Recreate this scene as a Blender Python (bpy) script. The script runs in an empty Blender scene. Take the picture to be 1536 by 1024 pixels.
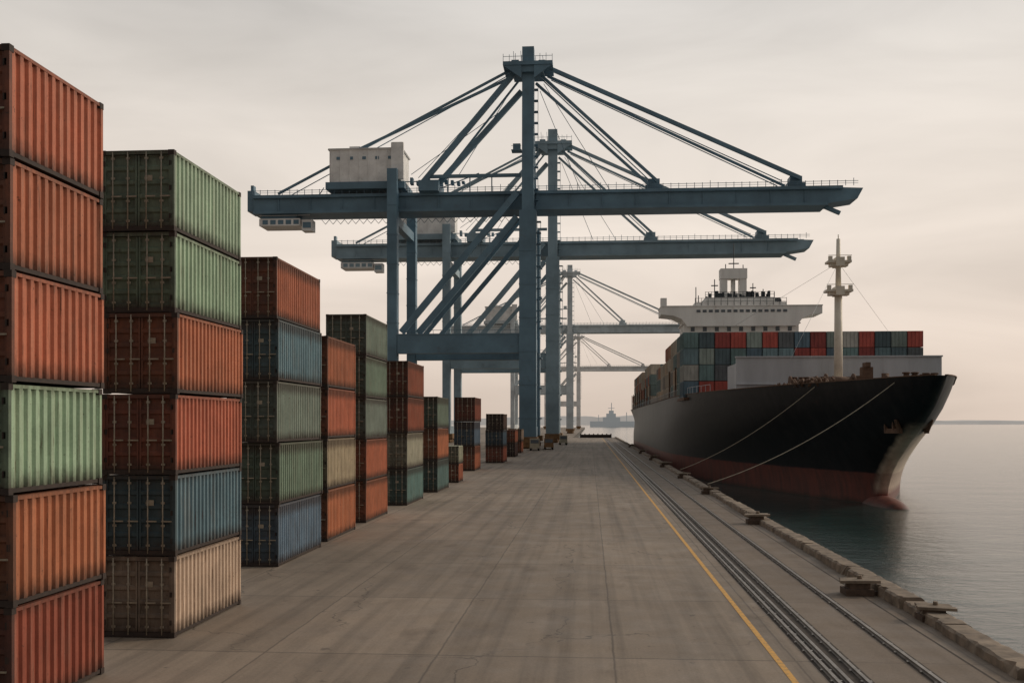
import bpy, bmesh, math, random
from mathutils import Vector, Matrix
random.seed(7)
S = bpy.context.scene
S.view_settings.view_transform = 'Standard'
S.view_settings.look = 'None'
S.view_settings.exposure = 0
COL = S.collection

# ---------------------------------------------------------------- helpers
def link(o, parent=None):
    COL.objects.link(o)
    if parent: o.parent = parent
    return o
def empty(name, loc=(0,0,0)):
    e = bpy.data.objects.new(name, None); e.location = loc
    e.empty_display_size = 1
    return link(e)
def mesh_obj(name, bm, mats, parent=None, smooth=False, loc=(0,0,0)):
    me = bpy.data.meshes.new(name)
    bmesh.ops.recalc_face_normals(bm, faces=bm.faces)
    bm.to_mesh(me); bm.free()
    for m in mats: me.materials.append(m)
    if smooth:
        for p in me.polygons: p.use_smooth = True
    o = bpy.data.objects.new(name, me); o.location = loc
    return link(o, parent)
def box(bm, a, b, mi=0, taper=None):
    x0,y0,z0 = a; x1,y1,z1 = b
    vs = [bm.verts.new(p) for p in [(x0,y0,z0),(x1,y0,z0),(x1,y1,z0),(x0,y1,z0),(x0,y0,z1),(x1,y0,z1),(x1,y1,z1),(x0,y1,z1)]]
    fs = []
    for q in [(0,3,2,1),(4,5,6,7),(0,1,5,4),(1,2,6,5),(2,3,7,6),(3,0,4,7)]:
        f = bm.faces.new([vs[i] for i in q]); f.material_index = mi; fs.append(f)
    return fs
def beam(bm, p, q, w, h, mi=0):
    p = Vector(p); q = Vector(q); d = (q-p).normalized()
    up = Vector((0,0,1)) if abs(d.z) < 0.95 else Vector((0,1,0))
    s = d.cross(up).normalized(); u = s.cross(d).normalized()
    vs = []
    for c in (p, q):
        for a, b in ((-1,-1),(1,-1),(1,1),(-1,1)):
            vs.append(bm.verts.new(c + s*a*w/2 + u*b*h/2))
    for f in [(0,1,2,3),(7,6,5,4),(0,4,5,1),(1,5,6,2),(2,6,7,3),(3,7,4,0)]:
        bm.faces.new([vs[i] for i in f]).material_index = mi
def cyl(bm, p, q, r, n=12, mi=0, r2=None):
    p = Vector(p); q = Vector(q); d = (q-p).normalized()
    up = Vector((0,0,1)) if abs(d.z) < 0.95 else Vector((0,1,0))
    s = d.cross(up).normalized(); u = s.cross(d).normalized()
    r2 = r if r2 is None else r2
    A = [bm.verts.new(p+(s*math.cos(t)+u*math.sin(t))*r) for t in [2*math.pi*i/n for i in range(n)]]
    B = [bm.verts.new(q+(s*math.cos(t)+u*math.sin(t))*r2) for t in [2*math.pi*i/n for i in range(n)]]
    for i in range(n):
        f = bm.faces.new((A[i],A[(i+1)%n],B[(i+1)%n],B[i])); f.material_index = mi; f.smooth = True
    bm.faces.new(A).material_index = mi; bm.faces.new(B[::-1]).material_index = mi
def interp(x, T):
    if x <= T[0][0]: return T[0][1]
    for (a,b),(c,d) in zip(T, T[1:]):
        if x <= c: return b+(d-b)*(x-a)/(c-a)
    return T[-1][1]

class N:
    def __init__(s, name):
        s.m = bpy.data.materials.new(name); s.m.use_nodes = True
        s.t = s.m.node_tree; s.b = s.t.nodes['Principled BSDF']
    def n(s, typ, **kw):
        x = s.t.nodes.new(typ)
        for k, v in kw.items(): setattr(x, k, v)
        return x
    def l(s, a, b): s.t.links.new(a, b)
    def mapping(s, src, scale, loc=(0,0,0)):
        m = s.n('ShaderNodeMapping'); m.inputs['Scale'].default_value = scale; m.inputs['Location'].default_value = loc
        s.l(src, m.inputs['Vector']); return m.outputs[0]
    def noise(s, vec, scale, detail=4, rough=.6):
        x = s.n('ShaderNodeTexNoise'); x.inputs['Scale'].default_value = scale
        x.inputs['Detail'].default_value = detail; x.inputs['Roughness'].default_value = rough
        s.l(vec, x.inputs['Vector']); return x.outputs['Fac']
    def mr(s, v, a, b, c, d):
        x = s.n('ShaderNodeMapRange')
        for i, k in enumerate((a,b,c,d)): x.inputs[i+1].default_value = k
        s.l(v, x.inputs[0]); return x.outputs[0]
    def math(s, op, a, b=None, c=None):
        x = s.n('ShaderNodeMath', operation=op)
        for i, k in enumerate((a,b,c)):
            if k is None: continue
            if isinstance(k, (int,float)): x.inputs[i].default_value = k
            else: s.l(k, x.inputs[i])
        return x.outputs[0]
    def mix(s, fac, a, b, blend='MIX'):
        x = s.n('ShaderNodeMix', data_type='RGBA', blend_type=blend)
        for sock, k in ((x.inputs[0],fac),(x.inputs[6],a),(x.inputs[7],b)):
            if isinstance(k, (int,float)): sock.default_value = k
            elif isinstance(k, tuple): sock.default_value = (*k,1)[:4]
            else: s.l(k, sock)
        return x.outputs[2]
    def grey(s, v):
        x = s.n('ShaderNodeCombineColor')
        for i in range(3): s.l(v, x.inputs[i])
        return x.outputs[0]
    def bump(s, h, strength, dist):
        x = s.n('ShaderNodeBump'); x.inputs['Strength'].default_value = strength; x.inputs['Distance'].default_value = dist
        s.l(h, x.inputs['Height']); s.l(x.outputs[0], s.b.inputs['Normal'])

def simple(name, col, rough=.6, metal=0, var=.25, scale=1.5, rust=0, objcol=False, streak=False, rustcol=(.13,.06,.035)):
    M = N(name); tc = M.n('ShaderNodeTexCoord'); v = tc.outputs['Object']
    v2 = M.mapping(v, (1,1,.15)) if streak else v
    f = M.noise(v2, scale, 5)
    k = M.mr(f, .3, .7, 1-var, 1+var*.6)
    base = col
    if objcol:
        oi = M.n('ShaderNodeObjectInfo'); base = oi.outputs['Color']
    c = M.mix(1.0, base, M.grey(k), 'MULTIPLY')
    if rust:
        r = M.mr(M.noise(v2, scale*2.3, 6, .7), .58, .72, 0, rust)
        c = M.mix(r, c, rustcol)
    M.l(c, M.b.inputs['Base Color'])
    M.b.inputs['Roughness'].default_value = rough; M.b.inputs['Metallic'].default_value = metal
    return M.m

# ---------------------------------------------------------------- materials
def concrete_mat():
    M = N('quay_concrete'); g = M.n('ShaderNodeNewGeometry'); P = g.outputs['Position']
    sep = M.n('ShaderNodeSeparateXYZ'); M.l(P, sep.inputs[0]); X, Y = sep.outputs[0], sep.outputs[1]
    big = M.mr(M.noise(M.mapping(P,(.09,.03,1)),1,5,.6), .3,.7,.76,1.14)
    med = M.mr(M.noise(M.mapping(P,(.8,.35,1)),1,6,.7), .3,.7,.86,1.10)
    fine = M.mr(M.noise(P,11,6,.8), .3,.7,.80,1.18)
    tyre = M.mr(M.noise(M.mapping(P,(1.2,.02,1)),1,4,.6), .46,.66,1.02,.70)
    k = M.math('MULTIPLY', M.math('MULTIPLY', big, med), M.math('MULTIPLY', fine, tyre))
    wob = M.mr(M.noise(M.mapping(P,(.35,.35,1)),1,4,.7),0,1,-.22,.22)
    def cell(coord, off, per, wobble):
        a = M.math('ADD', coord, M.math('MULTIPLY', wob, wobble))
        return M.math('DIVIDE', M.math('ADD', a, off), per)
    cx = cell(X, 4.5+2.6, 5.2, .35); cy = cell(Y, 4.3, 9.8, .45)
    def joint(a, wd, per):
        a = M.math('ABSOLUTE', M.math('SUBTRACT', M.math('FRACT', a), .5))
        return M.mr(a, 0, wd/per, 1, 0)
    j1 = joint(cx, .05, 5.2); j2 = joint(cy, .07, 9.8)
    wn = M.n('ShaderNodeTexWhiteNoise', noise_dimensions='2D'); cb = M.n('ShaderNodeCombineXYZ')
    M.l(M.math('ROUND', cx), cb.inputs[0]); M.l(M.math('ROUND', cy), cb.inputs[1]); M.l(cb.outputs[0], wn.inputs['Vector'])
    k = M.math('MULTIPLY', k, M.mr(wn.outputs['Value'],0,1,.90,1.08))
    c = M.mix(1.0, (.275,.219,.168), M.grey(k), 'MULTIPLY')
    vor = M.n('ShaderNodeTexVoronoi', feature='DISTANCE_TO_EDGE')
    wv = M.n('ShaderNodeVectorMath', operation='ADD')
    nz = M.n('ShaderNodeTexNoise'); nz.inputs['Scale'].default_value=.5; nz.inputs['Detail'].default_value=5; M.l(P,nz.inputs['Vector'])
    M.l(M.mapping(P,(.1,.05,1)), wv.inputs[0])
    sc = M.n('ShaderNodeVectorMath', operation='SCALE'); sc.inputs['Scale'].default_value=.28; M.l(nz.outputs['Color'], sc.inputs[0])
    M.l(sc.outputs[0], wv.inputs[1]); M.l(wv.outputs[0], vor.inputs['Vector']); vor.inputs['Scale'].default_value=1
    cr = M.math('MULTIPLY', M.mr(vor.outputs['Distance'],0,.0045,1,0), M.mr(M.noise(P,.07,2),.42,.50,0,.8))
    j = M.math('MAXIMUM', M.math('MULTIPLY',M.math('MAXIMUM', j1, j2),.7), cr)
    c = M.mix(j, c, (.055,.045,.037))
    st = M.mr(M.noise(M.mapping(P,(.45,.2,1),(9,3,0)),1,5,.65), .56,.70,0,.5)
    c = M.mix(st, c, (.115,.088,.067))
    sp = M.mr(M.noise(M.mapping(P,(1.3,1.1,1),(2,8,0)),1,3,.5), .69,.73,0,.55)
    c = M.mix(sp, c, (.06,.048,.038))
    sp2 = M.mr(M.noise(M.mapping(P,(5,4,1),(5,1,0)),1,2,.5), .74,.77,0,.5)
    c = M.mix(sp2, c, (.05,.04,.032))
    e = M.mr(X, 5.7, 7.0, 0, .62)
    c = M.mix(e, c, M.mix(M.mr(fine,.8,1.2,0,1),(.105,.077,.055),(.175,.128,.092)))
    M.l(c, M.b.inputs['Base Color'])
    M.l(M.mr(M.noise(P,.5,4),.3,.7,.55,.88), M.b.inputs['Roughness'])
    M.bump(fine, .4, .02)
    return M.m
def container_mat(name, mul, shade):
    M = N(name); tc = M.n('ShaderNodeTexCoord'); oi = M.n('ShaderNodeObjectInfo')
    off = M.n('ShaderNodeVectorMath', operation='ADD'); M.l(tc.outputs['Object'], off.inputs[0])
    sc = M.math('MULTIPLY', oi.outputs['Random'], 90.)
    cb = M.n('ShaderNodeCombineXYZ'); M.l(sc, cb.inputs[0]); M.l(sc, cb.inputs[1]); M.l(cb.outputs[0], off.inputs[1])
    P = off.outputs[0]
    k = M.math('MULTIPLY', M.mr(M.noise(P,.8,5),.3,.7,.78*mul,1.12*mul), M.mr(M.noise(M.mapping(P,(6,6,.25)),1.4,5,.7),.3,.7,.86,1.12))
    k = M.math('MULTIPLY', k, M.mr(M.noise(P,14,4,.7),.3,.7,.90,1.08))
    c = M.mix(1.0, oi.outputs['Color'], M.grey(k), 'MULTIPLY')
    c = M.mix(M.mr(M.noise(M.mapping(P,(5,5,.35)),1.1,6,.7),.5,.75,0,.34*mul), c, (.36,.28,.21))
    c = M.mix(M.mr(M.noise(M.mapping(P,(9,9,.6)),1.2,7,.75),.58,.68,0,.75), c, (.085,.036,.02))
    c = M.mix(M.mr(M.noise(P,5.5,7,.75),.62,.68,0,.85), c, (.06,.03,.02))      # chips of bare rust
    if shade: c = M.mix(M.mr(M.noise(P,1.6,5),.35,.65,.25,.65), c, (.022,.026,.026))  # shade on the door ends, painted in as a blotchy dark tint
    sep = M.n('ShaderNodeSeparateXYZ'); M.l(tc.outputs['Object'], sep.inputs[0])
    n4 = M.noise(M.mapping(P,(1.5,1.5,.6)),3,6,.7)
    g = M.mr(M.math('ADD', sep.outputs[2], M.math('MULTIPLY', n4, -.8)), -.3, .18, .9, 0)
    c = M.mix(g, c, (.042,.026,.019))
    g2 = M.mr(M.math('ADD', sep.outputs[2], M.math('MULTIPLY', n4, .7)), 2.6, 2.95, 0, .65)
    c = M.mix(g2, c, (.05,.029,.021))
    M.l(c, M.b.inputs['Base Color']); M.b.inputs['Roughness'].default_value=.6
    M.b.inputs['Specular IOR Level'].default_value=.3
    M.bump(M.noise(P,3,4), .3, .03)
    return M.m
def hull_mat():
    M = N('hull_paint'); g = M.n('ShaderNodeNewGeometry'); P = g.outputs['Position']
    sep = M.n('ShaderNodeSeparateXYZ'); M.l(P, sep.inputs[0]); X,Y,Z = sep.outputs
    nz = M.noise(M.mapping(P,(.35,.35,.35)),1,5)
    st = M.noise(M.mapping(P,(.8,.8,.07)),1,6,.7)
    c = M.mix(M.mr(st,.42,.72,0,.6), (.006,.009,.013), (.034,.035,.037))
    c = M.mix(M.mr(Y,130,270,0,.9), c, M.mix(M.mr(st,.35,.65,0,1),(.15,.165,.155),(.09,.10,.097)))  # greyer aft side: weathering plus reflected light mixed into the paint
    c = M.mix(M.mr(M.noise(M.mapping(P,(1.4,1.4,.12)),1,6,.75),.60,.73,0,.65), c, (.09,.042,.027))
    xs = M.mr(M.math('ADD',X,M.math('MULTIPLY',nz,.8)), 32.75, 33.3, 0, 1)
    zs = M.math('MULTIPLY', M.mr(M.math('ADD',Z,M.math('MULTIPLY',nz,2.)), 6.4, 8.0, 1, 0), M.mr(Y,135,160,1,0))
    c = M.mix(M.math('MULTIPLY',xs,zs), c, M.mix(M.mr(st,.4,.7,0,.7),(.78,.66,.53),(.42,.31,.23)))  # beige band: light on stem and port bow, put into the paint
    red = M.mix(M.mr(st,.35,.65,0,.9), (.24,.08,.062), (.11,.058,.05))
    c = M.mix(M.math('MULTIPLY', M.mr(M.math('ADD',Z,M.math('MULTIPLY', nz, .3)),1.15,1.35,1,0), M.mr(M.math('MULTIPLY',xs,M.mr(Z,-1.4,-.6,0,1)),0,1,1,.35)), c, red)
    slime = M.mr(M.math('ADD',Z,M.math('MULTIPLY',nz,1.2)),-2.0,-1.3,.8,0)
    c = M.mix(slime, c, (.04,.035,.028))
    M.l(c, M.b.inputs['Base Color']); M.b.inputs['Roughness'].default_value=.45
    M.b.inputs['Specular IOR Level'].default_value=.35
    M.bump(M.noise(M.mapping(P,(.3,.18,.5)),1,3), .35, .14)
    return M.m
def water_mat():
    M = N('sea_water'); g = M.n('ShaderNodeNewGeometry'); P = g.outputs['Position']
    a = M.noise(M.mapping(P,(.8,1.1,1)),1,6,.66); b = M.noise(M.mapping(P,(.09,.16,1)),1,4,.55)
    h = M.math('ADD', M.math('MULTIPLY', a, .62), M.math('MULTIPLY', b, 1.1))
    c = M.mix(M.mr(b,.35,.65,0,1), (.010,.036,.036), (.020,.055,.052))
    M.l(c, M.b.inputs['Base Color'])
    M.b.inputs['Roughness'].default_value=.09; M.b.inputs['IOR'].default_value=1.36
    M.bump(h, .85, .26)
    return M.m
mat_conc = concrete_mat(); mat_cont = container_mat('container_paint',1,False); mat_door_shaded = container_mat('container_door_shaded_paint',.58,True)  # door ends use a darker copy of the paint, shade put into colour
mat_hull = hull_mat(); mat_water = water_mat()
mat_dark = simple('dark_grimy_steel', (.036,.023,.018), .75, 0, .4, 4)
mat_bar = simple('galvanised_bar', (.34,.29,.22), .5, .1, .35, 6, .6)
mat_kerb = simple('kerb_concrete', (.25,.195,.145), .85, 0, .55, 1.3, .6, rustcol=(.06,.043,.03))
mat_wall = simple('quay_wall', (.10,.09,.08), .85, 0, .4, .6)
mat_timber = simple('old_timber', (.10,.065,.045), .85, 0, .45, 5)
mat_rail = simple('rail_steel', (.26,.24,.22), .42, .6, .4, 2, .5)
mat_groove = simple('rail_bed', (.06,.046,.036), .9, 0, .4, 2)
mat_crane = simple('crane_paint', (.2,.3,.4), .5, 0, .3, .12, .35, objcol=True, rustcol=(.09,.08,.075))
mat_cranew = simple('machinery_house_paint', (.86,.85,.83), .6, 0, .2, .3, .4, rustcol=(.3,.28,.26))
mat_craned = simple('crane_dark_parts', (.05,.06,.07), .6, 0, .3, .5)
mat_white = simple('ship_white_paint', (.90,.88,.84), .5, 0, .14, .3, .3, streak=True, rustcol=(.40,.29,.21))
mat_mast = simple('mast_paint', (.82,.75,.63), .55, 0, .2, .5, .4, rustcol=(.35,.2,.12))
mat_glass = simple('dark_window', (.11,.13,.15), .2, 0, .3, 1)
mat_grey = simple('breakwater_grey', (.52,.54,.57), .55, 0, .18, .4, .35, streak=True, rustcol=(.25,.2,.17))
mat_deck = simple('ship_deck', (.12,.055,.04), .8, 0, .3, .5)
mat_rust = simple('rusty_gear', (.14,.08,.05), .8, 0, .4, 2)
mat_rope = simple('mooring_rope', (.46,.40,.31), .9, 0, .3, 3)
mat_bog = simple('bogie_paint', (.22,.12,.05), .7, 0, .4, 1)
mat_yard = simple('vehicle_paint', (.45,.40,.30), .5, 0, .2, 1)
mat_tyre = simple('tyre_rubber', (.02,.02,.02), .9, 0, .2, 1)
def yellow():
    M = N('line_paint'); g = M.n('ShaderNodeNewGeometry'); P = g.outputs['Position']
    c = M.mix(M.mr(M.noise(P,5,6,.75),.50,.66,0,.8), (.68,.37,.085), (.2,.155,.11))
    M.l(c, M.b.inputs['Base Color']); M.b.inputs['Roughness'].default_value=.7; return M.m
mat_yel = yellow()
def vcol():
    M = N('deck_container_paint'); a = M.n('ShaderNodeVertexColor', layer_name='Col'); tc = M.n('ShaderNodeTexCoord')
    k = M.mr(M.noise(M.mapping(tc.outputs['Object'],(1,1,.4)),1.1,5),.3,.7,.7,1.2)
    c = M.mix(1.0, a.outputs[0], M.grey(k), 'MULTIPLY')
    M.l(c, M.b.inputs['Base Color']); M.b.inputs['Roughness'].default_value=.65
    return M.m
mat_vc = vcol()

# ---------------------------------------------------------------- water, quay
bm = bmesh.new()
vs = [bm.verts.new(p) for p in [(-12000,-300,-2.5),(14000,-300,-2.5),(14000,16000,-2.5),(-12000,16000,-2.5)]]
bm.faces.new(vs); mesh_obj('sea_water', bm, [mat_water])

bm = bmesh.new()
pts = [(-500,-40),(12.3,-40),(12.3,480),(-8,480),(-8,1600),(-500,1600)]
top = [bm.verts.new((x,y,0)) for x,y in pts]
bot = [bm.verts.new((x,y,-6)) for x,y in pts]
bm.faces.new(top)
for i in range(6):
    bm.faces.new((top[i],bot[i],bot[(i+1)%6],top[(i+1)%6])).material_index = 1
mesh_obj('quay_ground', bm, [mat_conc, mat_wall])

bm = bmesh.new(); y = 8
while y < 478:
    L = random.uniform(3.4,6.4); z = .36+random.uniform(-.06,.06); dx = random.uniform(-.06,.06)
    n = 18
    rows = []
    for i in range(n+1):
        yy = y+(L-.18)*i/n
        j = lambda a=.03: random.uniform(-a,a)
        chip = random.uniform(.05,.18) if random.random()<.16 else 0
        rows.append([bm.verts.new(p) for p in [(11.42+dx+j(),yy,.004),(11.44+dx+j(.03)+chip,yy,z-.07+j()-chip*.5),(11.52+dx+j(.03)+chip,yy,z+j(.02)),(12.2+dx+j(.03)-chip,yy,z+j(.02)),(12.33+dx+j(.03)-chip,yy,z-.08+j()),(12.36+dx+j(.02),yy,-.9)]])
    for a,b in zip(rows,rows[1:]):
        for k in range(5): bm.faces.new((a[k],a[k+1],b[k+1],b[k]))
    bm.faces.new(rows[0]); bm.faces.new(rows[-1][::-1])
    y += L
mesh_obj('quay_kerb', bm, [mat_kerb])

def strip(name, x0, x1, y0, y1, z, mat, parent=None):
    bm = bmesh.new(); bm.faces.new([bm.verts.new(p) for p in [(x0,y0,z),(x1,y0,z),(x1,y1,z),(x0,y1,z)]])
    return mesh_obj(name, bm, [mat], parent)
tr = empty('crane_rail_track')
for nm,x0,x1 in (('rail_bed_inner',6.32,7.5),('rail_bed_outer',9.02,9.42)):
    strip(nm, x0, x1, -20, 470, .004, mat_groove, tr)
bm = bmesh.new()
for x in (6.5,6.80,7.28,9.18):
    w = .05
    box(bm,(x-w*1.8,-20,.006),(x+w*1.8,470,.03)); box(bm,(x-w,-20,.03),(x+w,470,.10))
y=6
while y<200:      # rail clips and base plates
    for x in (6.5,7.28,9.18):
        for sx in (-1,1): box(bm,(x+sx*.12-.03,y,.006),(x+sx*.12+.03,y+.12,.05))
    y+=1.2
mesh_obj('rails', bm, [mat_rail], tr)
strip('yellow_line', 5.32, 5.50, 5, 470, .008, mat_yel)
strip('drain_channel', 10.72, 10.80, 5, 470, .004, mat_groove)

def bollard(x, y, s=1):
    e = empty('mooring_bollard', (x,y,0))
    bm = bmesh.new(); box(bm,(-.6*s,-.5*s,.002),(.5*s,.5*s,.26*s)); box(bm,(-.42*s,-.38*s,.26*s),(.38*s,.4*s,.50*s)); box(bm,(.5*s,-.3*s,.002),(.75*s,.35*s,.16*s))
    bmesh.ops.bevel(bm, geom=bm.edges[:], offset=.03, segments=1)
    mesh_obj('base', bm, [mat_timber], e)
    bm = bmesh.new(); box(bm,(-.72*s,-.45*s,.50*s),(.8*s,-.05*s,.61*s)); box(bm,(-.65*s,0,.50*s),(.72*s,.5*s,.60*s))
    cyl(bm,(.1*s,.2*s,.6*s),(.1*s,.2*s,.74*s),.1*s)
    bmesh.ops.bevel(bm, geom=[g for g in bm.edges], offset=.012, segments=1)
    o = mesh_obj('cap', bm, [mat_kerb], e); o.rotation_euler = (random.uniform(-.05,.05),random.uniform(-.05,.05),random.uniform(-.15,.15))
for x,y,s in ((10.7,41.9,1.0),(11.9,36.6,.85),(11.3,70.7,1.1),(11.4,100,1.1),(11.5,128,1.1),(11.6,160,1.3),(11.7,190,1.4),(11.7,230,1.4),(11.7,290,1.4)):
    bollard(x,y,s)

# ---------------------------------------------------------------- containers
_cache = {}
def container_mesh(L,H,W):
    k = (L,H,W)
    if k in _cache: return _cache[k]
    bm = bmesh.new(); w = W/2; P=.12
    for sx in (-1,1):
        for yy in (0, L-P):
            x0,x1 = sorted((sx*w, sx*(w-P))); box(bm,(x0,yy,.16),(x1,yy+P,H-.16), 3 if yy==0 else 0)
            for zz in (.0,H-.17):
                x0,x1 = sorted((sx*(w+.006), sx*(w-.19))); ya = yy-.006 if yy==0 else yy-.05
                box(bm,(x0,ya,zz+.005),(x1,ya+.19,zz+.165),1)
        x0,x1 = sorted((sx*(w-.02), sx*(w-.09)))
        box(bm,(x0,.19,.045),(x1,L-.19,.15),1)
        x0,x1 = sorted((sx*(w-.004), sx*(w-.07)))
        box(bm,(x0,.19,H-.12),(x1,L-.19,H-.035),0)
        prof=[]; n=max(8,int((L-2*P)/.33)); p=(L-2*P)/n; d0,d1=.012,.085
        for i in range(n):
            b=P+i*p
            prof += [(b,d0),(b+p*.40,d0),(b+p*.53,d1),(b+p*.87,d1)]
        prof.append((L-P,d0))
        A=[bm.verts.new((sx*(w-d),y,.145)) for y,d in prof]; B=[bm.verts.new((sx*(w-d),y,H-.115)) for y,d in prof]
        for i in range(len(prof)-1): bm.faces.new((A[i],A[i+1],B[i+1],B[i]))
    box(bm,(-w+.09,.07,H-.07),(w-.09,L-.07,H-.03)); box(bm,(-w+.1,.07,.05),(w-.1,L-.07,.14),1)
    for yy in (0,L-.1):
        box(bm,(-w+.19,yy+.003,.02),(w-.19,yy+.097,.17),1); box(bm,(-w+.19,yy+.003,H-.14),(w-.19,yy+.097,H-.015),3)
    box(bm,(-w+P,L-.08,.17),(w-P,L-.05,H-.14))
    for a,b in ((-w+P+.01,-.015),(.015,w-P-.01)):
        nz=5; hz=(H-.36)/nz
        prof=[]
        for i in range(nz):
            z0=.18+i*hz; prof+=[(z0,.045),(z0+hz*.22,.045),(z0+hz*.34,.10),(z0+hz*.88,.10)]
        prof.append((H-.16,.045))
        A=[bm.verts.new((a,d,z)) for z,d in prof]; B=[bm.verts.new((b,d,z)) for z,d in prof]
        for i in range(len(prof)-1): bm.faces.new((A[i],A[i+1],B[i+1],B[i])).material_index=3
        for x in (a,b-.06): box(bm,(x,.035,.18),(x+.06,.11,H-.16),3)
        for fr in (.27,.73):
            x=a+(b-a)*fr; cyl(bm,(x,.012,.08),(x,.012,H-.06),.024,6,2)
            for zz in (.3,H*.36,H*.64,H-.3): box(bm,(x-.06,.015,zz),(x+.06,.05,zz+.07),2)
            box(bm,(x-.03,-.02,H*.42),(x+.30,.0,H*.42+.045),2)
        for zz in (.4,H*.5,H-.5):
            xx = a-.05 if a<-.1 else b-.03
            box(bm,(xx,.0,zz),(xx+.09,.04,zz+.16),1)
    box(bm,(.25,.028,H*.62),(.50,.034,H*.62+.18),2)
    me = bpy.data.meshes.new('shipping_container'); bmesh.ops.recalc_face_normals(bm,faces=bm.faces); bm.to_mesh(me); bm.free()
    for m in (mat_cont,mat_dark,mat_bar,mat_door_shaded): me.materials.append(m)
    _cache[k]=me; return me
C = dict(R=(.32,.088,.052),O=(.48,.16,.085),o=(.52,.195,.112),G=(.35,.45,.33),g=(.22,.29,.22),T=(.55,.44,.31),B=(.13,.20,.25),t=(.15,.24,.235),K=(.12,.07,.055),L=(.42,.39,.31))
stacks = [
 (-13.26,22.55,4.5,2.59,2.44,'ROGOOO'),
 (-13.15,31.7,6.2,2.59,2.44,'TBOOGG'),
 (-14.8,47.7,7.9,2.95,2.44,'BggBO'),
 (-15.1,58.1,7.0,2.97,2.44,'OTOO'),
 (-15.3,69.1,7.4,2.86,2.8,'OOggg'),
 (-15.1,84.0,8.0,3.0,2.44,'tLRR'),
 (-15.0,100.,8.0,3.15,2.44,'tOg'),
 (-15.0,116.5,4.2,2.1,2.2,'OL'),
 (-16.4,145.,8.0,3.5,2.9,'OBR'),
 (-14.8,174.5,8.0,2.8,3.0,'OBK'),
 (-15.0,205.,8.0,2.7,2.6,'KO'),
 (-15.6,232.,8.0,2.7,2.6,'OT'),
]
for X,Y,L,H,W,cols in stacks:
    for i,ch in enumerate(cols):
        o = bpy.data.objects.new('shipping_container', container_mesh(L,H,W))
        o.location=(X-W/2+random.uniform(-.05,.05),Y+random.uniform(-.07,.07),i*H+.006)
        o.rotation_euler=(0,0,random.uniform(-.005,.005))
        c=C[ch]; v=random.uniform(.86,1.1); o.color=(c[0]*v,c[1]*v*random.uniform(.9,1.1),c[2]*v,1); link(o)

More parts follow.
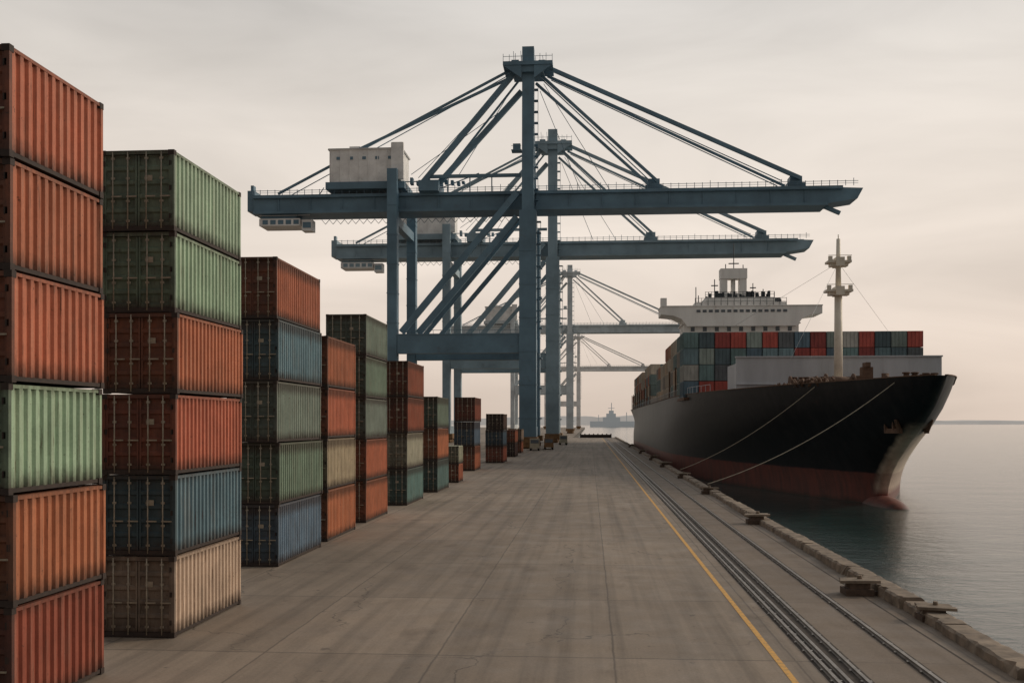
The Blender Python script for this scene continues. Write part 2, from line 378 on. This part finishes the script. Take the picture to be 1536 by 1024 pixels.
# ---------------------------------------------------------------- gantry cranes
def crane_meshes():
    D={}
    yr=30.
    bm=bmesh.new()
    for yy in (0,yr):
        beam(bm,(0,yy,3),(0,yy,64),4.6 if yy==0 else 3.6,4.2)
        beam(bm,(-37,yy,3),(-37,yy,76),2.7,3.0)
        beam(bm,(-35.5,yy,28.4),(-2.3,yy,28.4),3.2,5.0)
        k=1 if yy==0 else .75
        beam(bm,(-3,yy,69),(-34.6,yy,31.5),1.3*k,1.7*k)
        beam(bm,(-3,yy,62.5),(-30,yy,31.2),1.3*k,1.7*k)
        # stiffener flanges and splice plates give the box legs some relief
        for z in range(8,62,9): box(bm,(-2.38,yy-2.2,z),(2.38,yy+2.2,z+.35))
        for z in range(34,74,8): box(bm,(-38.45,yy-1.6,z),(-35.55,yy+1.6,z+.3))
        box(bm,(-35.5,yy-1.75,30.7),(-2.3,yy+1.75,31.0)); box(bm,(-35.5,yy-1.75,25.7),(-2.3,yy+1.75,26.0))
    beam(bm,(0,0,64),(0,1.5,108.5),3.2,3.2)
    beam(bm,(0,yr,64),(0,5.5,104),2.0,2.2)
    for x in (0,-37):
        beam(bm,(x,2.2,29.5),(x,yr-2.2,29.5),2.2,3.6)
        beam(bm,(x,2.2,4.2),(x,yr-2.2,4.2),2.6,3)
        beam(bm,(x,2.,62.5),(x,yr-2.,62.5),2.0,2.6)
    beam(bm,(0,3,31.5),(0,yr/2,60.5),1.1,1.3); beam(bm,(0,yr-3,31.5),(0,yr/2,60.5),1.1,1.3)
    beam(bm,(-3,1.5,103),(-29.5,1.5,72),1.3,1.4)
    beam(bm,(-2,3.5,97.5),(-26,3.5,71.5),1.3,1.4)
    beam(bm,(-3,9,102.5),(-28.5,11,71.5),.5,.5)
    beam(bm,(-27,1.5,74.2),(-2,1.5,74.2),.7,.9)
    for x in (-22,-16,-10): beam(bm,(x,1.5,74),(x,1.5,70),.3,.3)
    box(bm,(-30,0,70.1),(-24.5,11,73))
    box(bm,(-6.7,-2,103),(6.7,8,104.0)); box(bm,(-4.2,-1.4,101.3),(4.2,7,103))
    box(bm,(-1.6,2,104.0),(1.6,7.5,106.8)); box(bm,(-4.6,1,104.0),(-2.6,4,105.4)); box(bm,(2.8,1,104.0),(4.6,4,105.2))
    v=[bm.verts.new(p) for p in [(-6.7,-1.8,103),(-4.2,-1.8,101.3),(-1.7,-1.8,99.5),(-1.7,-1.8,103)]]; bm.faces.new(v)
    v=[bm.verts.new(p) for p in [(6.7,-1.8,103),(4.2,-1.8,101.3),(1.7,-1.8,99.5),(1.7,-1.8,103)]]; bm.faces.new(v)
    D['portal_frame']=(bm,[mat_crane])
    bm=bmesh.new()
    box(bm,(-77,3.2,65),(80,12,70))
    vs=[(80,3.4,65.6),(88,3.4,66.8),(88,11.8,66.8),(80,11.8,65.6),(80,3.4,70),(89.5,3.4,69.6),(89.5,11.8,69.6),(80,11.8,70)]
    v=[bm.verts.new(p) for p in vs]
    for q in [(0,3,2,1),(4,5,6,7),(0,1,5,4),(1,2,6,5),(2,3,7,6),(3,0,4,7)]: bm.faces.new([v[i] for i in q])
    box(bm,(-79,4,66),(-77,11,71.8)); box(bm,(-78.4,5,71.8),(-77.6,7,73.5))
    box(bm,(-77,2.4,69.3),(84,3.2,70.15)); box(bm,(-77,2.5,65),(80,3.2,65.7))
    x=-70
    while x<82: box(bm,(x,2.95,65.7),(x+.3,3.19,69.3)); x+=9
    for x in (34,72): box(bm,(x-2.3,3.5,70),(x+2.3,9,71.4)); box(bm,(x-1.6,4,71.4),(x+1.6,8,73.2))
    beam(bm,(80,6,65.2),(84,6,63.4),1,1)
    for i in range(26):
        x=-60+i*2.2; beam(bm,(x,12.2,65),(x+1.1,12.2,63.7),.12,.12); beam(bm,(x+1.1,12.2,63.7),(x+2.2,12.2,65),.12,.12)
    D['boom']=(bm,[mat_crane])
    bm=bmesh.new()
    def stay(a,b,w,ys=(3.2,9.5)):
        for yy in ys: beam(bm,(a[0],3 if yy<5 else 6,a[1]),(b[0],yy,b[1]),w,w)
    stay((5.5,103.6),(73,72.4),1.0,(3.2,)); stay((5,102.4),(70,71.8),.6,(9.5,)); stay((6,101.3),(68,71.8),.22)
    stay((3,102),(35,72.2),.75,(3.2,)); stay((2,99.5),(32.5,71.5),.7,(3.2,)); stay((3,102),(35,72.2),.25,(9.5,))
    stay((-5,103.3),(-70,70.6),.6,(3.2,)); stay((-5.5,101),(-47,82.6),.65,(3.2,)); stay((-5,103.3),(-70,70.6),.2,(9.5,))
    for a,b in (((-4,103),(-31,75)),((-4,100),(-20,75)),((-3,96),(-33,76)),((3,98),(14,71)),((4,100),(22,71))):   # hoist ropes
        beam(bm,(a[0],5,a[1]),(b[0],6,b[1]),.14,.14)
    D['stays']=(bm,[mat_crane])
    bm=bmesh.new()
    for yy in (2.6,12.0):
        beam(bm,(-77,yy,71.35),(88,yy,71.35),.12,.12); beam(bm,(-77,yy,70.75),(88,yy,70.75),.08,.08)
        x=-77
        while x<88.5: beam(bm,(x,yy,70.1),(x,yy,71.6 if random.random()>.2 else 72.1),.14,.14); x+=2.1
    beam(bm,(-6.6,-1.9,105.3),(6.6,-1.9,105.3),.1,.1)
    for i in range(9): beam(bm,(-6.6+i*1.65,-1.9,104.0),(-6.6+i*1.65,-1.9,105.4+random.random()),.12,.12)
    for i in range(5): beam(bm,(-4+i*2,3,105),(-4.2+i*2,3,106.5+random.random()*2),.12,.12)
    for z in range(34,100,3):
        box(bm,(2.35,-.6,z+.1),(3.5,1.6,z+.25)) if z<62 else box(bm,(1.65,0,z),(2.7,2,z+.12))
    beam(bm,(3.4,.2,34),(3.4,.2,61),.13,.13); beam(bm,(2.6,1,64),(2.6,2,98),.12,.12)
    box(bm,(-4.4,-2.4,80),(-1.62,1,80.2)); box(bm,(-4,-1.5,80.2),(-2,0,82)); beam(bm,(-4.4,-2.4,81.2),(-1.7,-2.4,81.2),.1,.1)
    beam(bm,(-34,-1.9,31.9),(-2.6,-1.9,31.9),.12,.12)
    for i in range(15): beam(bm,(-34+i*2.1,-1.9,31),(-34+i*2.1,-1.9,32),.1,.1)
    for a in range(5): beam(bm,(-60+a*4,7,70),(-58+a*4,7,73+a%3),.2,.2)
    for (p,q) in (((-45,74),(-30,74)),((-30,70),(-14,76))): beam(bm,(p[0],6,p[1]),(q[0],6,q[1]),.25,.25)
    for i in range(10): box(bm,(-33+i*1.6,4+i%3,72.9),(-32.2+i*1.6,6+i%3,73.4+random.random()*1.6))
    D['walkways_and_handrails']=(bm,[mat_crane])
    bm=bmesh.new()
    box(bm,(-55,1.5,73.2),(-35,13.5,82.0)); box(bm,(-55.4,1.2,82.0),(-34.6,13.8,82.4)); box(bm,(-37.6,.4,73.5),(-34.2,1.4,83.6))
    bmesh.ops.bevel(bm, geom=bm.edges[:], offset=.25, segments=1)
    for i in range(5): box(bm,(-53+i*3.6,1.38,79.3),(-52+i*3.6,1.49,80.1),1)
    for i in range(7): box(bm,(-54.6+i*2.6,1.32,73.4),(-54.4+i*2.6,1.49,81.9),0)
    box(bm,(-50,4,82.4),(-47,8,83.6)); box(bm,(-43,5,82.4),(-41.5,7,83.3))
    box(bm,(-56,1,71.2),(-34,14,73.1),1)
    D['machinery_house']=(bm,[mat_cranew,mat_crane])
    bm=bmesh.new()
    box(bm,(-75.5,3.5,61.8),(-64,11,63.8)); box(bm,(-75,4,63.8),(-65,10,64.95),1); box(bm,(-63.5,4,60.4),(-60.6,7.5,63.5)); box(bm,(-63.2,3.9,61.2),(-60.9,3.98,62.8),1)
    for i in range(5): box(bm,(-74.5+i*2.2,3.42,62.2),(-73+i*2.2,3.49,63.4),1)
    beam(bm,(-75.5,3.4,64.6),(-61,3.4,64.6),.1,.1)
    D['trolley_and_cab']=(bm,[mat_cranew,mat_crane])
    bm=bmesh.new()
    for x in (0,-37):
        for yy in (0,yr):
            box(bm,(x-2.6,yy-4.5,1.5),(x+2.6,yy+4.5,3.1))
            for k in (-3.4,-1.2,1.2,3.4):
                box(bm,(x-1.6,yy+k-.9,.35),(x+1.6,yy+k+.9,1.5)); cyl(bm,(x-1.9,yy+k,.55),(x+1.9,yy+k,.55),.5,10,0)
    D['bogies']=(bm,[mat_bog])
    out={}
    for k,(bm,ms) in D.items():
        me=bpy.data.meshes.new(k); bmesh.ops.recalc_face_normals(bm,faces=bm.faces); bm.to_mesh(me); bm.free()
        for m in ms: me.materials.append(m)
        out[k]=me
    return out
CM=crane_meshes()
for X,Y,c in ((-16.7,276.5,(.135,.235,.31)),(-12.9,355,(.28,.385,.445)),(-12.9,661,(.64,.70,.73)),(-12.8,1152,(.95,.94,.93))):  # farther cranes paler: distance haze put into their paint colour
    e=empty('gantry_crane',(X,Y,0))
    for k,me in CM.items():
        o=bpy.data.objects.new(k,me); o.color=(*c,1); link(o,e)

def truck(x,y,col):
    e=empty('terminal_truck',(x,y,0)); e.rotation_euler=(0,0,.05)
    bm=bmesh.new(); box(bm,(-1.2,0,.9),(1.2,1.7,3.0)); box(bm,(-1.25,0,.6),(1.25,3.2,.9)); box(bm,(-1.15,3.0,1.1),(1.15,13,1.4))
    bmesh.ops.bevel(bm, geom=bm.edges[:], offset=.06, segments=1); mesh_obj('cab_and_chassis',bm,[col],e)
    bm=bmesh.new(); box(bm,(-1.0,-.02,1.8),(1.0,-.005,2.7)); mesh_obj('windscreen',bm,[mat_glass],e)
    bm=bmesh.new()
    for yy in (.8,3.6,10.6,11.9):
        for sx in (-1,1): cyl(bm,(sx*.75,yy,.5),(sx*1.2,yy,.5),.5,14)
    mesh_obj('wheels',bm,[mat_tyre],e)
truck(-10.5,262,mat_bog); truck(-8.2,318,mat_yard); truck(-13.6,252,mat_yard)

# ---------------------------------------------------------------- cargo ship
ship=empty('cargo_ship')
CX=33.5; TOP=11.4; DK=10.5; Y0=100.8
stemT=[(-6,121),(-2.5,120.6),(-.8,120.2),(1,118.8),(2.8,116),(4.5,112.5),(6.4,108),(8.5,104.2),(10.5,101.6),(11.4,Y0)]
deckT=[(0,.5),(1,1.2),(2.5,2.0),(5,3.05),(10,4.7),(17,7.0),(25,9.7),(36,12.8),(48,15.4),(62,17.6),(80,18.8),(400,18.8)]
wlT=[(0,.5),(1,1.0),(2.5,1.7),(5,2.7),(10,4.5),(18,7.2),(28,10.2),(40,13.2),(55,16),(70,17.8),(85,18.8),(400,18.8)]
levels=[-6,-4,-2.5,-1.5,-.5,.5,1.5,2.5,3.5,4.5,5.5,6.5,7.5,8.5,9.3,10.1,10.8,TOP]
ss=[0,.3,.6,1,1.4,1.9,2.5,3.7,5,7,10,13,17,21,25,30,36,42,48,55,62,70,80,95,120,150,190,230,253]
def hw(z,s):
    t=max(0,min(1,(z+2.5)/13.9))**1.4
    w=interp(s,wlT)*(1-t)+interp(s,deckT)*t
    if s>235: w*=1-.12*(s-235)/18*(1-t)
    return w
bm=bmesh.new()
grid={}
for sd in (-1,1):
    for i,s in enumerate(ss):
        for j,z in enumerate(levels):
            y0=interp(z,stemT); sp=s/253*(372-y0)
            grid[sd,i,j]=bm.verts.new((CX+sd*hw(z,sp),y0+sp,z))
    for i in range(len(ss)-1):
        for j in range(len(levels)-1):
            bm.faces.new((grid[sd,i,j],grid[sd,i+1,j],grid[sd,i+1,j+1],grid[sd,i,j+1])).smooth=True
for j in range(len(levels)-1):
    bm.faces.new((grid[-1,0,j],grid[1,0,j],grid[1,0,j+1],grid[-1,0,j+1])).smooth=True
    n=len(ss)-1; bm.faces.new((grid[-1,n,j],grid[1,n,j],grid[1,n,j+1],grid[-1,n,j+1]))
bmesh.ops.remove_doubles(bm,verts=bm.verts,dist=.001)
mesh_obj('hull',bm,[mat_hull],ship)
bm=bmesh.new(); bmesh.ops.create_uvsphere(bm,u_segments=24,v_segments=14,radius=1)
for v in bm.verts: v.co=Vector((CX+v.co.x*2.0,120+v.co.y*8,-3.2+v.co.z*1.75))
mesh_obj('bulbous_bow',bm,[mat_hull],ship,True)
bm=bmesh.new()
L_=[];R_=[]
for s in ss:
    sp=s/253*(372-Y0-.6)
    w=hw(DK,sp)-.08; L_.append(bm.verts.new((CX-w,Y0+1.4+sp,DK))); R_.append(bm.verts.new((CX+w,Y0+1.4+sp,DK)))
for i in range(len(ss)-1): bm.faces.new((L_[i],L_[i+1],R_[i+1],R_[i]))
mesh_obj('deck',bm,[mat_deck],ship)
bm=bmesh.new()
for sd in (-1,1):
    prev=None
    for s in ss:
        sp=s/253*(372-Y0); p=(CX+sd*hw(TOP,sp),Y0+sp,TOP+.05)
        if prev: beam(bm,prev,p,.32,.10)
        prev=p
mesh_obj('bulwark_cap',bm,[mat_rust],ship)
bm=bmesh.new()
for sd in (-1,1):
    prev=None; s=52
    while s<250:
        p=(CX+sd*(hw(TOP,s)-.2),Y0+s,TOP+.1); q=(p[0],p[1],TOP+1.1)
        beam(bm,p,q,.07,.07)
        if prev: beam(bm,prev,q,.06,.06)
        prev=q; s+=2.5
mesh_obj('railing',bm,[mat_grey],ship)
bm=bmesh.new()
box(bm,(20.5,146,DK),(48.6,146.5,16.0)); box(bm,(20.4,145.8,16.0),(48.7,146.6,16.2))
for i in range(12): box(bm,(21.5+i*2.4,146.5,DK),(21.7+i*2.4,147.6,15.5))
box(bm,(20.5,146.5,DK),(20.8,155,15.2)); box(bm,(48.3,146.5,DK),(48.6,155,15.2))
box(bm,(20.4,145.7,12.2),(48.6,145.99,12.32))
mesh_obj('breakwater',bm,[mat_grey],ship)
bm=bmesh.new()
zb=-.9
cyl(bm,(CX,141.5,DK),(CX,141.5,26+zb),.60,16,0,.50); cyl(bm,(CX,141.5,26+zb),(CX,141.5,32.6+zb),.40,14,0,.26)
for z,w in ((25.4+zb,1.75),(29.3+zb,1.55)):
    box(bm,(CX-w,140.5,z),(CX+w,142.6,z+.3)); box(bm,(CX-w*.75,140.8,z-.45),(CX+w*.75,142.2,z))
    for sx in (-1,1): box(bm,(CX+sx*w*.8-.25,140.5,z+.3),(CX+sx*w*.8+.25,140.9,z+.85))
    beam(bm,(CX-w,140.5,z+.95),(CX+w,140.5,z+.95),.07,.07)
    box(bm,(CX-.55,140.2,z-.5),(CX+.55,142.7,z+.7))
cyl(bm,(CX,141.5,32.4+zb),(CX,141.5,33.2+zb),.07,6); box(bm,(CX-1.2,140,DK),(CX+1.2,143,12.4))
mesh_obj('foremast',bm,[mat_mast],ship)
bm=bmesh.new()
for q in ((22,158,21.6),(50,175,21.5),(22,122,TOP)): cyl(bm,(CX,141.5,28.5),q,.02,5)
mesh_obj('mast_stays',bm,[mat_grey],ship)
bm=bmesh.new()
for x,y in ((29.5,124),(37,126),(26.5,130),(40,132)):
    cyl(bm,(x-1.6,y,DK+1.1),(x+1.6,y,DK+1.1),.75,14); cyl(bm,(x-1.7,y,DK+1.1),(x-1.5,y,DK+1.1),1.1,14); cyl(bm,(x+1.5,y,DK+1.1),(x+1.7,y,DK+1.1),1.1,14)
    box(bm,(x+1.8,y-.7,DK),(x+3,y+.7,DK+1.9)); box(bm,(x-2,y-.3,DK),(x-1.7,y+.3,DK+1.3))
for x,y,z in ((26.4,127.5,12.3),(25.4,130,12.4),(27.8,124.5,12.2),(36.3,114,12.1),(37.6,119,12.2),(33,110,12.0)):
    for dx in (0,.9): cyl(bm,(x+dx,y,DK),(x+dx,y,z),.3,10); cyl(bm,(x+dx,y,z),(x+dx,y,z+.15),.42,10)
for i in range(80):
    b=random.gauss(123.5,3.0); b=max(115,min(133,b)); a=CX-hw(TOP,b-Y0)+random.uniform(.05,1.4)
    cyl(bm,(a,b,TOP-.3),(a+random.uniform(-.6,.6),b+random.uniform(-.8,.8),TOP+.0+random.random()*.7),.08+random.random()*.16,6)
box(bm,(36.2,139.6,DK),(37.6,141,14.3)); box(bm,(36.6,139.3,14.3),(37.2,141.2,14.9)); cyl(bm,(39,139,DK),(39,139,13.4),.5,10)
mesh_obj('deck_winches',bm,[mat_rust],ship)
for sd in (-1,1):
    bm=bmesh.new(); s=2.6; z=6.9; y0=interp(z,stemT)+s; x=CX+sd*(hw(z,s)+.0)
    beam(bm,(x,y0,z+.9),(x-sd*.3,y0+.5,z-1.0),.4,.4); beam(bm,(x-sd*.6,y0-.5,z-.9),(x+sd*.2,y0+1.9,z-.9),.5,.5)
    beam(bm,(x-sd*.5,y0-.5,z-.9),(x-sd*.1,y0-.7,z+.3),.35,.35); beam(bm,(x+sd*.2,y0+1.7,z-.9),(x+sd*.4,y0+1.6,z+.3),.35,.35)
    cyl(bm,(x-sd*1,y0+.3,z+1.0),(x+sd*.08,y0,z+.9),.7,14)
    mesh_obj('anchor',bm,[mat_rust],ship)
pal=[(.50,.10,.075),(.34,.07,.06),(.12,.19,.24),(.10,.15,.17),(.17,.27,.27),(.27,.33,.30),(.13,.145,.155),(.46,.46,.42),(.19,.29,.32)]
palw=[4.5,3,4,3.5,4.5,4,2.5,1.0,3]
pals=[(.58,.32,.21),(.68,.53,.39),(.55,.22,.14),(.55,.47,.37),(.38,.34,.30),(.24,.32,.31),(.66,.58,.48)]  # quay-side palette raised: light on this flank is put into the colours
bm=bmesh.new(); cl=bm.loops.layers.float_color.new('Col')
ys=[168+i*13.6 for i in range(5)]+[258+i*13.6 for i in range(8)]
for bi,y in enumerate(ys):
    for i in range(15):
        nt=4 if bi==0 else random.choices((4,3,2) if i==0 else (4,3),(6,3,1) if i==0 else (8,2))[0]
        for t in range(nt):
            x=15.1+i*2.535; z=11.0+t*2.65
            k=random.uniform(.8,1.2)
            for hi,(ya,yb) in enumerate(((y,y+6.0),(y+6.1,y+12.15))):
                c=random.choices(pal,palw)[0] if (bi==0 and hi==0) or i>0 else random.choice(pals)
                fs=box(bm,(x+.03,ya,z+.03),(x+2.46,yb,z+2.58))
                for f in fs:
                    for l in f.loops: l[cl]=(c[0]*k,c[1]*k,c[2]*k,1)
                if bi==0 and hi==0:
                    for xx in (.03,.62,1.2,1.8,2.38):
                        fs=box(bm,(x+xx,y-.05,z+.08),(x+xx+.07,y-.002,z+2.5))
                        for f in fs:
                            for l in f.loops: l[cl]=(c[0]*.7,c[1]*.7,c[2]*.7,1)
                if i==0:
                    yy=ya+.15
                    while yy<yb-.2:
                        fs=box(bm,(x-.04,yy,z+.15),(x+.028,yy+.2,z+2.45)); yy+=.55
                        for f in fs:
                            for l in f.loops: l[cl]=(c[0]*.75,c[1]*.75,c[2]*.75,1)
mesh_obj('deck_containers',bm,[mat_vc],ship)
bm=bmesh.new()
for y in [181.0,194.7]+[257.2+i*13.6 for i in range(9)]:
    for x in (14.9,52.2): box(bm,(x-.12,y-.2,TOP),(x+.12,y+.2,16.5))
box(bm,(15.0,166,DK+.01),(52.2,240,10.95)); box(bm,(15.0,250,DK+.01),(52.2,368,10.95))
mesh_obj('lashing_bridges',bm,[mat_rust],ship)
bm=bmesh.new()
box(bm,(22,243,DK+.5),(48.5,254,31.2))
for z in (15,18,21,24,27,30): box(bm,(21.6,242.6,z),(48.9,254.4,z+.22))
def prism(pts,y0,y1,mi=0):
    A=[bm.verts.new((x,y0,z)) for x,z in pts]; B=[bm.verts.new((x,y1,z)) for x,z in pts]
    bm.faces.new(A).material_index=mi; bm.faces.new(B[::-1]).material_index=mi
    for i in range(len(pts)):
        j=(i+1)%len(pts); bm.faces.new((A[i],B[i],B[j],A[j])).material_index=mi
prism([(16.6,32.2),(19.5,31.9),(21.5,31.0),(22.6,29.4),(47.9,29.4),(49,31.0),(51,31.9),(53.6,32.2),(53.6,34.0),(16.6,34.0)],241.6,251)
box(bm,(16.5,241.4,34.0),(53.7,251.2,34.2)); box(bm,(16.5,241.4,34.2),(17.9,243,36.0))
box(bm,(24.5,242,34.2),(45.5,252,35.0)); box(bm,(27,243,35),(43,251,36.2))
box(bm,(31.0,246,36.2),(32.5,249,42.2)); box(bm,(35.4,246,36.2),(37.0,249,42.2)); box(bm,(30.9,245.7,41.0),(37.1,249.3,43.4)); box(bm,(31.2,245.9,36.2),(37,249.1,37.6))
cyl(bm,(34,247.5,36.5),(34,247.5,41),.55,12)
for i in range(15): box(bm,(24.8+i*1.42,241.5,32.6),(25.7+i*1.42,241.58,33.2),1)
for r in range(5):
    for i in range(9): box(bm,(23.6+i*2.8,242.9,16.3+r*3),(24.5+i*2.8,242.98,17.3+r*3),1)
mesh_obj('superstructure',bm,[mat_white,mat_glass],ship)
bm=bmesh.new()
for x,z0,z1 in ((25.2,34.2,39.2),(25.8,34.2,37.2),(28.2,35,38),(29.6,36.2,41),(34.1,43.4,49.5),(38.6,36.2,40),(41,36.2,38.6),(43.6,34.9,37.8),(32.2,43.4,44.6),(36.3,43.4,44.4)):
    cyl(bm,(x,247,z0),(x,247,z1),.11,6)
for x,z,w in ((29.6,39.4,.8),(38.6,38.8,.7),(34.1,44.6,1.2)): box(bm,(x-w,246.8,z),(x+w,247.2,z+.22))
for z in (35.2,35.9): beam(bm,(24.5,241.9,z),(45.5,241.9,z),.08,.08)
for z in (36.9,37.5): beam(bm,(27,243.1,z),(43,243.1,z),.08,.08)
for i in range(15): beam(bm,(24.5+i*1.5,241.9,34.2),(24.5+i*1.5,241.9,36),.09,.09)
for i in range(12): beam(bm,(27+i*1.45,243.1,36.2),(27+i*1.45,243.1,37.6),.09,.09)
for i in range(46):
    x=random.uniform(25,44.5); base=36.2 if 27<x<42.5 else 34.6; z=base+random.uniform(.2,1.7); box(bm,(x,243.6+random.random(),base),(x+random.uniform(.2,.9),245,z))
mesh_obj('radar_and_antennas',bm,[mat_craned],ship)
def rope(a,b,sag,r=.045):
    cu=bpy.data.curves.new('mooring_line','CURVE'); cu.dimensions='3D'; cu.bevel_depth=r; cu.materials.append(mat_rope)
    sp=cu.splines.new('POLY'); n=20; sp.points.add(n)
    a=Vector(a);b=Vector(b)
    for i in range(n+1):
        t=i/n; p=a.lerp(b,t); p.z-=sag*4*t*(1-t); sp.points[i].co=(*p,1)
    link(bpy.data.objects.new('mooring_line',cu),ship)
def shippt(s,z): return (CX-hw(z,s)-.02, interp(z,stemT)+s, z)
rope(shippt(4.6,10.9),(12.0,106,.6),1.1)
rope(shippt(19,11.0),(12.0,138,.6),1.0)

# ---------------------------------------------------------------- distance
def hazy(name,col,em):  # distance haze painted as a faint glow on far land and ship
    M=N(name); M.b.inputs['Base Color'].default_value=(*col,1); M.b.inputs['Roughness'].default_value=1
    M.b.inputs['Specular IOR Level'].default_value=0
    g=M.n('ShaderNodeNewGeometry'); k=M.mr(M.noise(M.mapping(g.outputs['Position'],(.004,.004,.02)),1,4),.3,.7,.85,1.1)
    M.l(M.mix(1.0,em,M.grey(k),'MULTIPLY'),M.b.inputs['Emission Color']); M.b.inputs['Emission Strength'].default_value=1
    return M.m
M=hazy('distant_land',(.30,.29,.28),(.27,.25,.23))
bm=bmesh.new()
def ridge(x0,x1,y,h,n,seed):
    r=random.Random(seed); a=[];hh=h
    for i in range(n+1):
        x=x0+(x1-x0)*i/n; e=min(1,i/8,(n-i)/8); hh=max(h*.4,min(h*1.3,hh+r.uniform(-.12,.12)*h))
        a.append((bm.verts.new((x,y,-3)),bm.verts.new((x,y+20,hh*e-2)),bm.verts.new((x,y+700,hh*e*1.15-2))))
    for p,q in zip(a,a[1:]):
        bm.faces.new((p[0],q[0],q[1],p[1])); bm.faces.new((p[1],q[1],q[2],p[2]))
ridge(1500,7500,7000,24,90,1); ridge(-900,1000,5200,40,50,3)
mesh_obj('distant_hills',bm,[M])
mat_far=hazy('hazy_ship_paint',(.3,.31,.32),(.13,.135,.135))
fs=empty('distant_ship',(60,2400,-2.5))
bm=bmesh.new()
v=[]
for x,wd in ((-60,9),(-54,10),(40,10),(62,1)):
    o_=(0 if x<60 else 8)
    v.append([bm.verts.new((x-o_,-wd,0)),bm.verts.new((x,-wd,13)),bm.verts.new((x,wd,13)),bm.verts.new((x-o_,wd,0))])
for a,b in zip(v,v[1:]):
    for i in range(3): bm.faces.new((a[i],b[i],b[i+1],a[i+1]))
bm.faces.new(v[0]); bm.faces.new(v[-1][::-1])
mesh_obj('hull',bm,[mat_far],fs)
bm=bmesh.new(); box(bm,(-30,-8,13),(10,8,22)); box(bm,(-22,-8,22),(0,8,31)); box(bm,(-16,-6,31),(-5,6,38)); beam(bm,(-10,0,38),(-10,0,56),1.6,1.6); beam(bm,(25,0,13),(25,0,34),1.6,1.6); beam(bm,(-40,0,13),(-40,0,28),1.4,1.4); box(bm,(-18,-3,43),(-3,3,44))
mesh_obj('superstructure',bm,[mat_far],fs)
bm=bmesh.new(); box(bm,(-4.5,474,.01),(9.5,475,1.5))
for i in range(8): box(bm,(-4.6+i*2,473.6,.01),(-4.1+i*2,475.4,1.9))
mesh_obj('quay_end_barrier',bm,[mat_dark])

# ---------------------------------------------------------------- light & sky
az=math.radians(64); el=math.radians(27)
sd=Vector((math.sin(az)*math.cos(el),math.cos(az)*math.cos(el),math.sin(el)))
sl=bpy.data.lights.new('sun','SUN'); sl.energy=1.5; sl.angle=math.radians(11); sl.color=(1,.85,.68)
so=bpy.data.objects.new('sun',sl); so.rotation_euler=sd.to_track_quat('Z','Y').to_euler(); link(so)
W=bpy.data.worlds.new('World'); S.world=W; W.use_nodes=True; t=W.node_tree; t.nodes.clear()
def wn(typ,**k):
    x=t.nodes.new(typ)
    for a,b in k.items(): setattr(x,a,b)
    return x
out=wn('ShaderNodeOutputWorld'); mx=wn('ShaderNodeMixShader'); mx.inputs[0].default_value=.94
b1=wn('ShaderNodeBackground'); b1.inputs[1].default_value=.08; b2=wn('ShaderNodeBackground'); b2.inputs[1].default_value=1.14
sk=wn('ShaderNodeTexSky',sky_type='NISHITA'); sk.sun_disc=False; sk.sun_elevation=el; sk.sun_rotation=az; sk.dust_density=4
t.links.new(sk.outputs[0],b1.inputs[0])
tc=wn('ShaderNodeTexCoord'); sep=wn('ShaderNodeSeparateXYZ'); t.links.new(tc.outputs['Generated'],sep.inputs[0])
rp=wn('ShaderNodeValToRGB'); t.links.new(sep.outputs[2],rp.inputs[0])
cr=rp.color_ramp; stops=[(0,(.655,.54,.455)),(.08,(.735,.625,.54)),(.2,(.765,.68,.60)),(.32,(.68,.63,.575)),(.42,(.56,.54,.515)),(.8,(.43,.435,.435))]
cr.elements[0].position=0; cr.elements[0].color=(*stops[0][1],1); cr.elements[1].position=.8; cr.elements[1].color=(*stops[-1][1],1)
for p,c in stops[1:-1]:
    e=cr.elements.new(p); e.color=(*c,1)
mp=wn('ShaderNodeMapping'); mp.inputs['Scale'].default_value=(1.8,1.8,8); mp.inputs['Rotation'].default_value=(0,.14,0); t.links.new(tc.outputs['Generated'],mp.inputs[0])
nz=wn('ShaderNodeTexNoise'); nz.inputs['Scale'].default_value=1.3; nz.inputs['Detail'].default_value=6; nz.inputs['Roughness'].default_value=.5; nz.inputs['Distortion'].default_value=.6; t.links.new(mp.outputs[0],nz.inputs['Vector'])
mr=wn('ShaderNodeMapRange'); mr.inputs[1].default_value=.3; mr.inputs[2].default_value=.7; mr.inputs[3].default_value=.85; mr.inputs[4].default_value=1.13; t.links.new(nz.outputs['Fac'],mr.inputs[0])
dt=wn('ShaderNodeVectorMath',operation='DOT_PRODUCT'); dt.inputs[1].default_value=(.60,.80,0); t.links.new(tc.outputs['Generated'],dt.inputs[0])
m2=wn('ShaderNodeMapRange'); m2.interpolation_type='SMOOTHSTEP'
for i,k in enumerate((-.7,.6,.32,1.0)): m2.inputs[i+1].default_value=k
t.links.new(dt.outputs['Value'],m2.inputs[0])
mu=wn('ShaderNodeMath',operation='MULTIPLY'); t.links.new(mr.outputs[0],mu.inputs[0]); t.links.new(m2.outputs[0],mu.inputs[1])
vm=wn('ShaderNodeVectorMath',operation='SCALE'); t.links.new(rp.outputs[0],vm.inputs[0]); t.links.new(mu.outputs[0],vm.inputs['Scale'])
t.links.new(vm.outputs[0],b2.inputs[0])
t.links.new(b1.outputs[0],mx.inputs[1]); t.links.new(b2.outputs[0],mx.inputs[2]); t.links.new(mx.outputs[0],out.inputs[0])

# ---------------------------------------------------------------- camera
cd=bpy.data.cameras.new('camera'); cd.lens=36; cd.sensor_width=36; cd.shift_y=.0794; cd.clip_end=30000; cd.clip_start=.1
co=bpy.data.objects.new('camera',cd); co.location=(0,0,6.85); co.rotation_euler=(math.radians(90),0,math.atan(117/1536)); link(co)
S.camera=co
